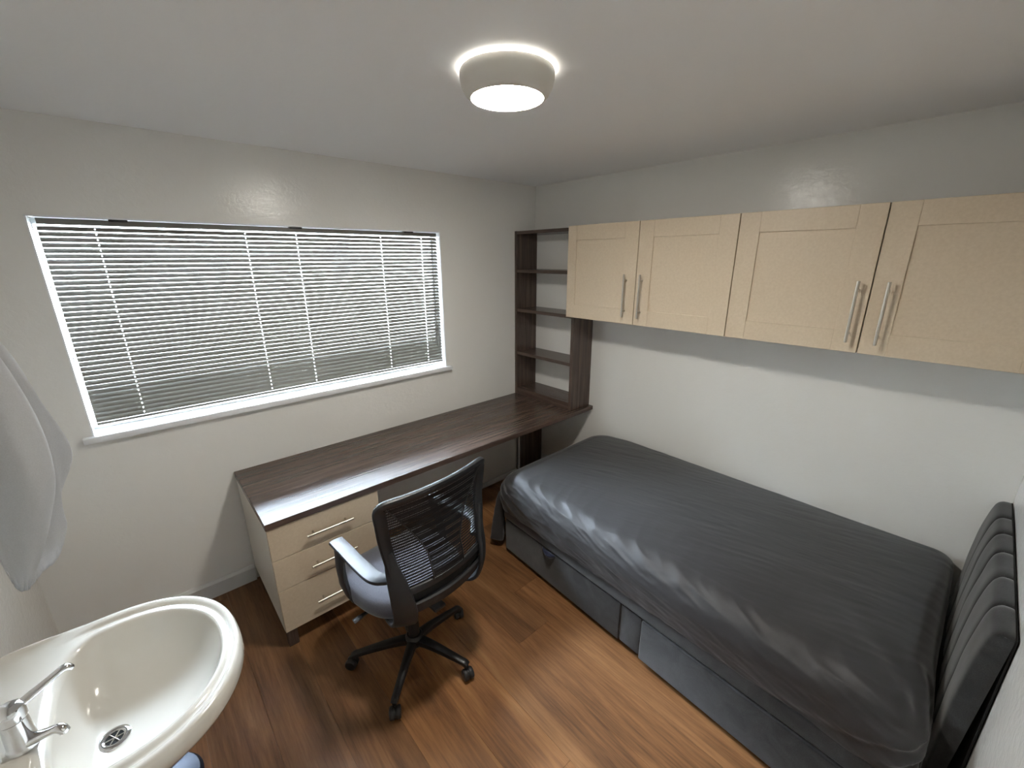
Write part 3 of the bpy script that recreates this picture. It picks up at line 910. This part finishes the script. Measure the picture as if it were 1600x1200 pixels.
# ------------------------------------------------------------------ towel on a wall hook
hk = thing('wall_hook', 'small chrome wall hook holding the white towel', 'hook', (XL, -0.87, 2.02))
hm = BM(); cyl(hm, (XL + .0005, -0.87, 2.02), (XL + .006, -0.87, 2.02), 0.022, seg=24); tube(hm, smooth_path([(XL + .004, -.87, 2.02), (XL + .05, -.87, 2.01), (XL + .10, -.87, 1.995), (XL + .125, -.87, 2.03)], 14), 0.006, 12)
obj('hook_arm', hm, M['chrome'], hk)
towel_cols = [
    # back edge near the wall
    [(-3.180, -.84, 1.99), (-3.19, -.80, 1.80), (-3.20, -.76, 1.5), (-3.19, -.75, 1.25), (-3.17, -.75, 1.06)],
    [(-3.178, -.85, 2.00), (-3.165, -.85, 1.80), (-3.170, -.88, 1.5), (-3.150, -.90, 1.25), (-3.135, -.89, 1.02)],
    [(-3.175, -.87, 2.005), (-3.135, -.90, 1.80), (-3.118, -.925, 1.5), (-3.112, -.925, 1.22), (-3.124, -.905, .948)],
    [(-3.165, -.875, 2.00), (-3.055, -.935, 1.78), (-3.020, -.955, 1.5), (-3.018, -.955, 1.25), (-3.108, -.905, .937)],
    [(-3.155, -.875, 1.998), (-3.022, -.905, 1.74), (-2.972, -.905, 1.50), (-2.972, -.905, 1.29), (-3.022, -.900, 1.12), (-3.102, -.890, .935)],
    [(-3.150, -.868, 1.996), (-3.075, -.868, 1.74), (-3.045, -.862, 1.50), (-3.045, -.862, 1.30), (-3.080, -.864, 1.13), (-3.075, -.860, .955)],
    [(-3.150, -.860, 1.996), (-3.030, -.835, 1.74), (-2.975, -.815, 1.50), (-2.975, -.825, 1.30), (-3.010, -.830, 1.12), (-3.040, -.840, .975)],
    [(-3.150, -.850, 1.998), (-3.008, -.800, 1.70), (-2.960, -.800, 1.46), (-2.936, -.800, 1.31), (-2.995, -.805, 1.165), (-2.998, -.808, 1.08), (-3.013, -.810, 1.035)],
    [(-3.155, -.845, 1.999), (-3.035, -.770, 1.70), (-3.000, -.755, 1.46), (-2.985, -.750, 1.31), (-3.03, -.755, 1.15), (-3.045, -.76, 1.06)],
    [(-3.165, -.842, 2.0), (-3.11, -.755, 1.74), (-3.10, -.73, 1.46), (-3.09, -.72, 1.25), (-3.11, -.73, 1.06)],
]
NT = 70
cols_s = [smooth_path(c, NT) for c in towel_cols]
def ftowel_rows():
    bm = BM(); rows = []
    for j in range(NT + 1):
        pts = [c[j] for c in cols_s]; row = smooth_path(pts, 72)
        rr = []
        for i, p in enumerate(row):
            q = Vector(p); n_ = noise.noise(Vector((q.x * 16, q.y * 16, q.z * 5))) * 0.004 + noise.noise(Vector((q.x * 40, q.y * 40, q.z * 16))) * 0.0012
            if j > NT - 3: n_ += 0.0025 * math.sin(i * 1.7)      # puckered hem
            rr.append(bm.verts.new(q + Vector((0.3 * n_, -n_, 0))))
        rows.append(rr)
    for j in range(NT):
        for i in range(72): bm.faces.new((rows[j][i], rows[j][i + 1], rows[j + 1][i + 1], rows[j + 1][i]))
    return bm
tw = obj('towel', ftowel_rows(), M['towel'], angle=80); thicken(tw, 0.004)
tag(tw, 'white towel hanging in folds from a hook above the washbasin', 'towel')

# ------------------------------------------------------------------ office chair
CA = R(6)
ch = thing('office_chair', 'black mesh-back office chair with grey seat, pushed near the desk drawers', 'chair', (-1.968, -1.152, 0), CA)
def cobj(name, bm, m_, parent=None, **k):
    # chair parts are given in the chair's own frame
    return obj(name, bm, m_, parent or ch, world=False, **k)
# five-star base
hubm = BM(); lathe(hubm, [(0.0, 0.078), (0.036, 0.078), (0.044, 0.090), (0.044, 0.126), (0.034, 0.140), (0.0, 0.140)], (0, 0, 0), 32)
hub = cobj('base_hub', hubm, M['black'])
cobj('gas_column', cyl(cyl(BM(), (0, 0, 0.141), (0, 0, 0.27), 0.027, 0.025, 24), (0, 0, 0.27), (0, 0, 0.385), 0.015, seg=20), M['black'])
for k in range(5):
    a = R(-138.5 + 72 * k - 6 + 1.5); d = Vector((math.cos(a), math.sin(a), 0)); s = Vector((-d.y, d.x, 0))
    bm = BM()
    path = [(0.030, .108, .025, .020), (0.10, .106, .021, .018), (0.20, .093, .0175, .015), (0.262, .083, .016, .013), (0.283, .079, .0165, .013), (0.296, .070, .015, .012)]
    pts = [(d.x * q, d.y * q, z, w, t) for q, z, w, t in path]
    strap(bm, smooth_path(pts, 16), s, power=3.5, seg=14)
    lg = cobj('base_leg', bm, M['black'])
    # caster: stem, hood and two wheels
    cd = d * 0.292; sw = R([20, -35, 60, 10, -20][k]); wd = Vector((math.cos(a + sw), math.sin(a + sw), 0)); ax = Vector((-wd.y, wd.x, 0))
    cm = BM(); c0 = cd + wd * 0.012 + Vector((0, 0, 0.0275))
    cyl(cm, cd + Vector((0, 0, 0.05)), cd + Vector((0, 0, 0.068)), 0.010, seg=14)
    for sgn in (-1, 1):
        rot = Vector((0, 0, 1)).rotation_difference(ax * sgn).to_matrix()
        lathe(cm, [(0.0, 0.003), (0.0255, 0.003), (0.0272, 0.006), (0.0272, 0.018), (0.024, 0.0235), (0.013, 0.026), (0.0, 0.0265)], c0, 26, rot)
    cyl(cm, c0 - ax * 0.004, c0 + ax * 0.004, 0.022, seg=18)
    cc = bmesh.ops.remove_doubles(cm, verts=cm.verts[:], dist=1e-6)
    co_ = obj('caster', cm, M['blacksoft'], lg, world=False)
CX = 0.025   # seat and back centre in the chair's frame
mech = BM(); box(mech, (CX - .085, -.09, .385), (CX + .085, .10, .418), .008); box(mech, (CX - .03, -.20, .395), (CX + .03, -.08, .412), .005)
cobj('tilt_mechanism', mech, M['black'])
lvr = BM(); strap(lvr, smooth_path([(CX - .08, .03, .400, .006, .005), (CX - .20, .035, .397, .006, .005), (CX - .26, .04, .390, .013, .006), (CX - .292, .042, .385, .015, .005)], 12), Vector((0, 1, 0)), power=3, seg=10)
cobj('height_lever', lvr, M['black'])
# seat cushion
def fseat():
    bm = BM(); N = 96
    rings = []
    for sc_, z in ((0.86, .420), (0.94, .422), (0.985, .432), (1.0, .448), (1.0, .468), (0.985, .487), (0.95, .500), (0.88, .507), (0.7, .508), (0.45, .505), (0.2, .503), (0.02, .502)):
        ring = []
        for i in range(N):
            th = 2 * PI * i / N; c, s = math.cos(th), math.sin(th)
            e = 3.6 if s < 0 else 4.2
            hw = 0.262; hd = 0.240
            r_ = (abs(c / hw) ** e + abs(s / hd) ** e) ** (-1 / e)
            x_, y = r_ * c * sc_, r_ * s * sc_
            # narrower towards the back
            x_ *= 1 - 0.10 * max(0, -y / hd)
            zz = z
            if y > 0.14: zz -= 0.028 * ((y - 0.14) / 0.10) ** 1.6
            ring.append((CX + x_, 0.085 + y, zz + (0.006 * (abs(x_) / .26) ** 2 if z > .47 else 0)))
        rings.append(ring)
    V = [[bm.verts.new(p) for p in r_] for r_ in rings]
    for j in range(len(V) - 1):
        for i in range(N): bm.faces.new((V[j][i], V[j][(i + 1) % N], V[j + 1][(i + 1) % N], V[j + 1][i]))
    bm.faces.new(V[0][::-1]); bm.faces.new(V[-1])
    return bm
cobj('seat', fseat(), M['seat'], angle=75)
# backrest: surface helper, u across -1..1, z height
def yb(z):
    P = [(0.42, -0.15), (0.50, -0.205), (0.57, -0.228), (0.66, -0.222), (0.76, -0.200), (0.88, -0.186), (1.0, -0.192), (1.06, -0.205)]
    for (a, b_), (c, d) in zip(P[:-1], P[1:]):
        if z <= c: t = (z - a) / (c - a); t = t * t * (3 - 2 * t); return b_ + (d - b_) * t
    return P[-1][1]
def hw(z):
    P = [(0.42, .19), (0.55, .205), (0.66, .222), (0.78, .238), (0.90, .252), (1.06, .268)]
    for (a, b_), (c, d) in zip(P[:-1], P[1:]):
        if z <= c: return b_ + (d - b_) * (z - a) / (c - a)
    return P[-1][1]
def bk(u, z, off=0.0):
    return (CX + 0.012 + u * hw(z), yb(z) - 0.038 * (1 - u * u) - off, z)
# closed outer frame
fp_ = []
ZT_, ZB_ = 1.046, 0.635
def fpt(u, z, w, t): p = bk(u, z); return (p[0], p[1], p[2], w, t)
sidesR = [fpt(0.98, z, .025, .012) for z in (0.66, 0.72, 0.80, 0.88, 0.96, 1.01)]
topc = [fpt(0.97, 1.036, .017, .012)] + [fpt(u, ZT_, .015, .012) for u in (0.88, 0.6, 0.3, 0, -0.3, -0.6, -0.88)] + [fpt(-0.97, 1.036, .017, .012)]
sidesL = [fpt(-0.98, z, .025, .012) for z in (1.01, 0.96, 0.88, 0.80, 0.72, 0.66)]
bot = [fpt(-0.95, 0.640, .016, .010)] + [fpt(u, ZB_, .017, .010) for u in (-0.8, -0.4, 0, 0.4, 0.8)] + [fpt(0.95, 0.640, .016, .010)]
loop = sidesR + topc + sidesL + bot
lp2 = smooth_path(loop + [loop[0]], 150)[:-1]
cen = Vector((CX, -0.21, 0.84))
fbm = BM(); strap(fbm, lp2, lambda i, p: Vector((p[0] - cen.x, 0, p[2] - cen.z)), closed=True, power=3.5, seg=12)
bf = cobj('back_frame', fbm, M['blacksoft'])
# netting
nm = BM(); grid(nm, lambda u, v: Vector(bk((2 * u - 1) * 0.97, 0.640 + v * 0.40)), 24, 24, uv=True)
cobj('back_mesh', nm, M['netting'])
def flum(u, v):
    z = 0.640 + v * 0.40
    w = 0.36 + 0.58 * max(0, (v - 0.30) / 0.70) ** 1.25 if v > 0.30 else 0.36 + 0.03 * (0.30 - v)
    return Vector(bk((2 * u - 1) * w, z, 0.007 - 0.014 * 0))
lm_ = BM(); grid(lm_, flum, 24, 30, uv=True)
cobj('lumbar_mesh', lm_, M['netting2'])
ed = BM()
for sg in (0, 1):
    tube(ed, [tuple(flum(sg, v / 24) - Vector((0, .001, 0))) for v in range(25)], 0.003, 6)
cobj('mesh_seam', ed, M['black'])
# lower cross bars
def bar(z, w, t, off=0.0, e=1.0):
    bm = BM(); strap(bm, [fpt(u * e, z, w, t)[:1] + (fpt(u * e, z, w, t)[1] - off, z, w, t) for u in [q / 10 - 1 for q in range(21)]], Vector((0, 0, 1)), power=3.5, seg=10); return bm
cobj('cross_bar', bar(0.560, .016, .012, 0.004), M['blacksoft'])
cobj('cross_bar', bar(0.528, .013, .008, 0.008), M['blacksoft'])
cobj('rear_panel', bar(0.600, .030, .004, -0.010), M['backing'])
# side brackets sweeping down from the back and under the seat, and the arms
for sg in (-1, 1):
    X = lambda v: CX + 0.012 + sg * v
    pth = [(X(.240), -.200, .830, .016, .009), (X(.234), -.208, .760, .028, .011), (X(.226), -.222, .690, .038, .012), (X(.220), -.236, .620, .045, .013), (X(.212), -.238, .545, .049, .013), (X(.204), -.212, .480, .048, .012), (X(.195), -.150, .432, .042, .010), (X(.17), -.04, .408, .032, .008), (X(.08), .02, .404, .03, .007)]
    bm = BM(); strap(bm, smooth_path(pth, 44), lambda i, p: Vector((1, sg * 0.75, 0)), power=3.5, seg=14)
    cobj('side_bracket', bm, M['blacksoft'])
    A_ = [(X(.190), -.212, .690, .018, .011), (X(.222), -.186, .693, .020, .012), (X(.252), -.160, .697, .026, .012), (X(.268), -.140, .700, .031, .011), (X(.275), -.105, .702, .033, .010), (X(.274), .00, .703, .033, .010), (X(.270), .10, .704, .033, .010), (X(.266), .200, .703, .032, .011)]
    bm = BM()
    # arm: horizontal pad wide in x; upright wide in y
    pad = smooth_path(A_, 40)
    strap(bm, pad, Vector((1, 0, 0)), power=3.2, seg=14)
    upr = [(X(.264), .196, .700, .030, .012), (X(.265), .188, .640, .034, .012), (X(.276), .165, .560, .034, .012), (X(.274), .140, .480, .033, .012), (X(.256), .115, .425, .032, .011), (X(.20), .090, .409, .030, .008), (X(.09), .075, .405, .028, .006)]
    strap(bm, smooth_path(upr, 40), Vector((0, 1, 0)), power=3.2, seg=14)
    cobj('armrest', bm, M['blacksoft'])
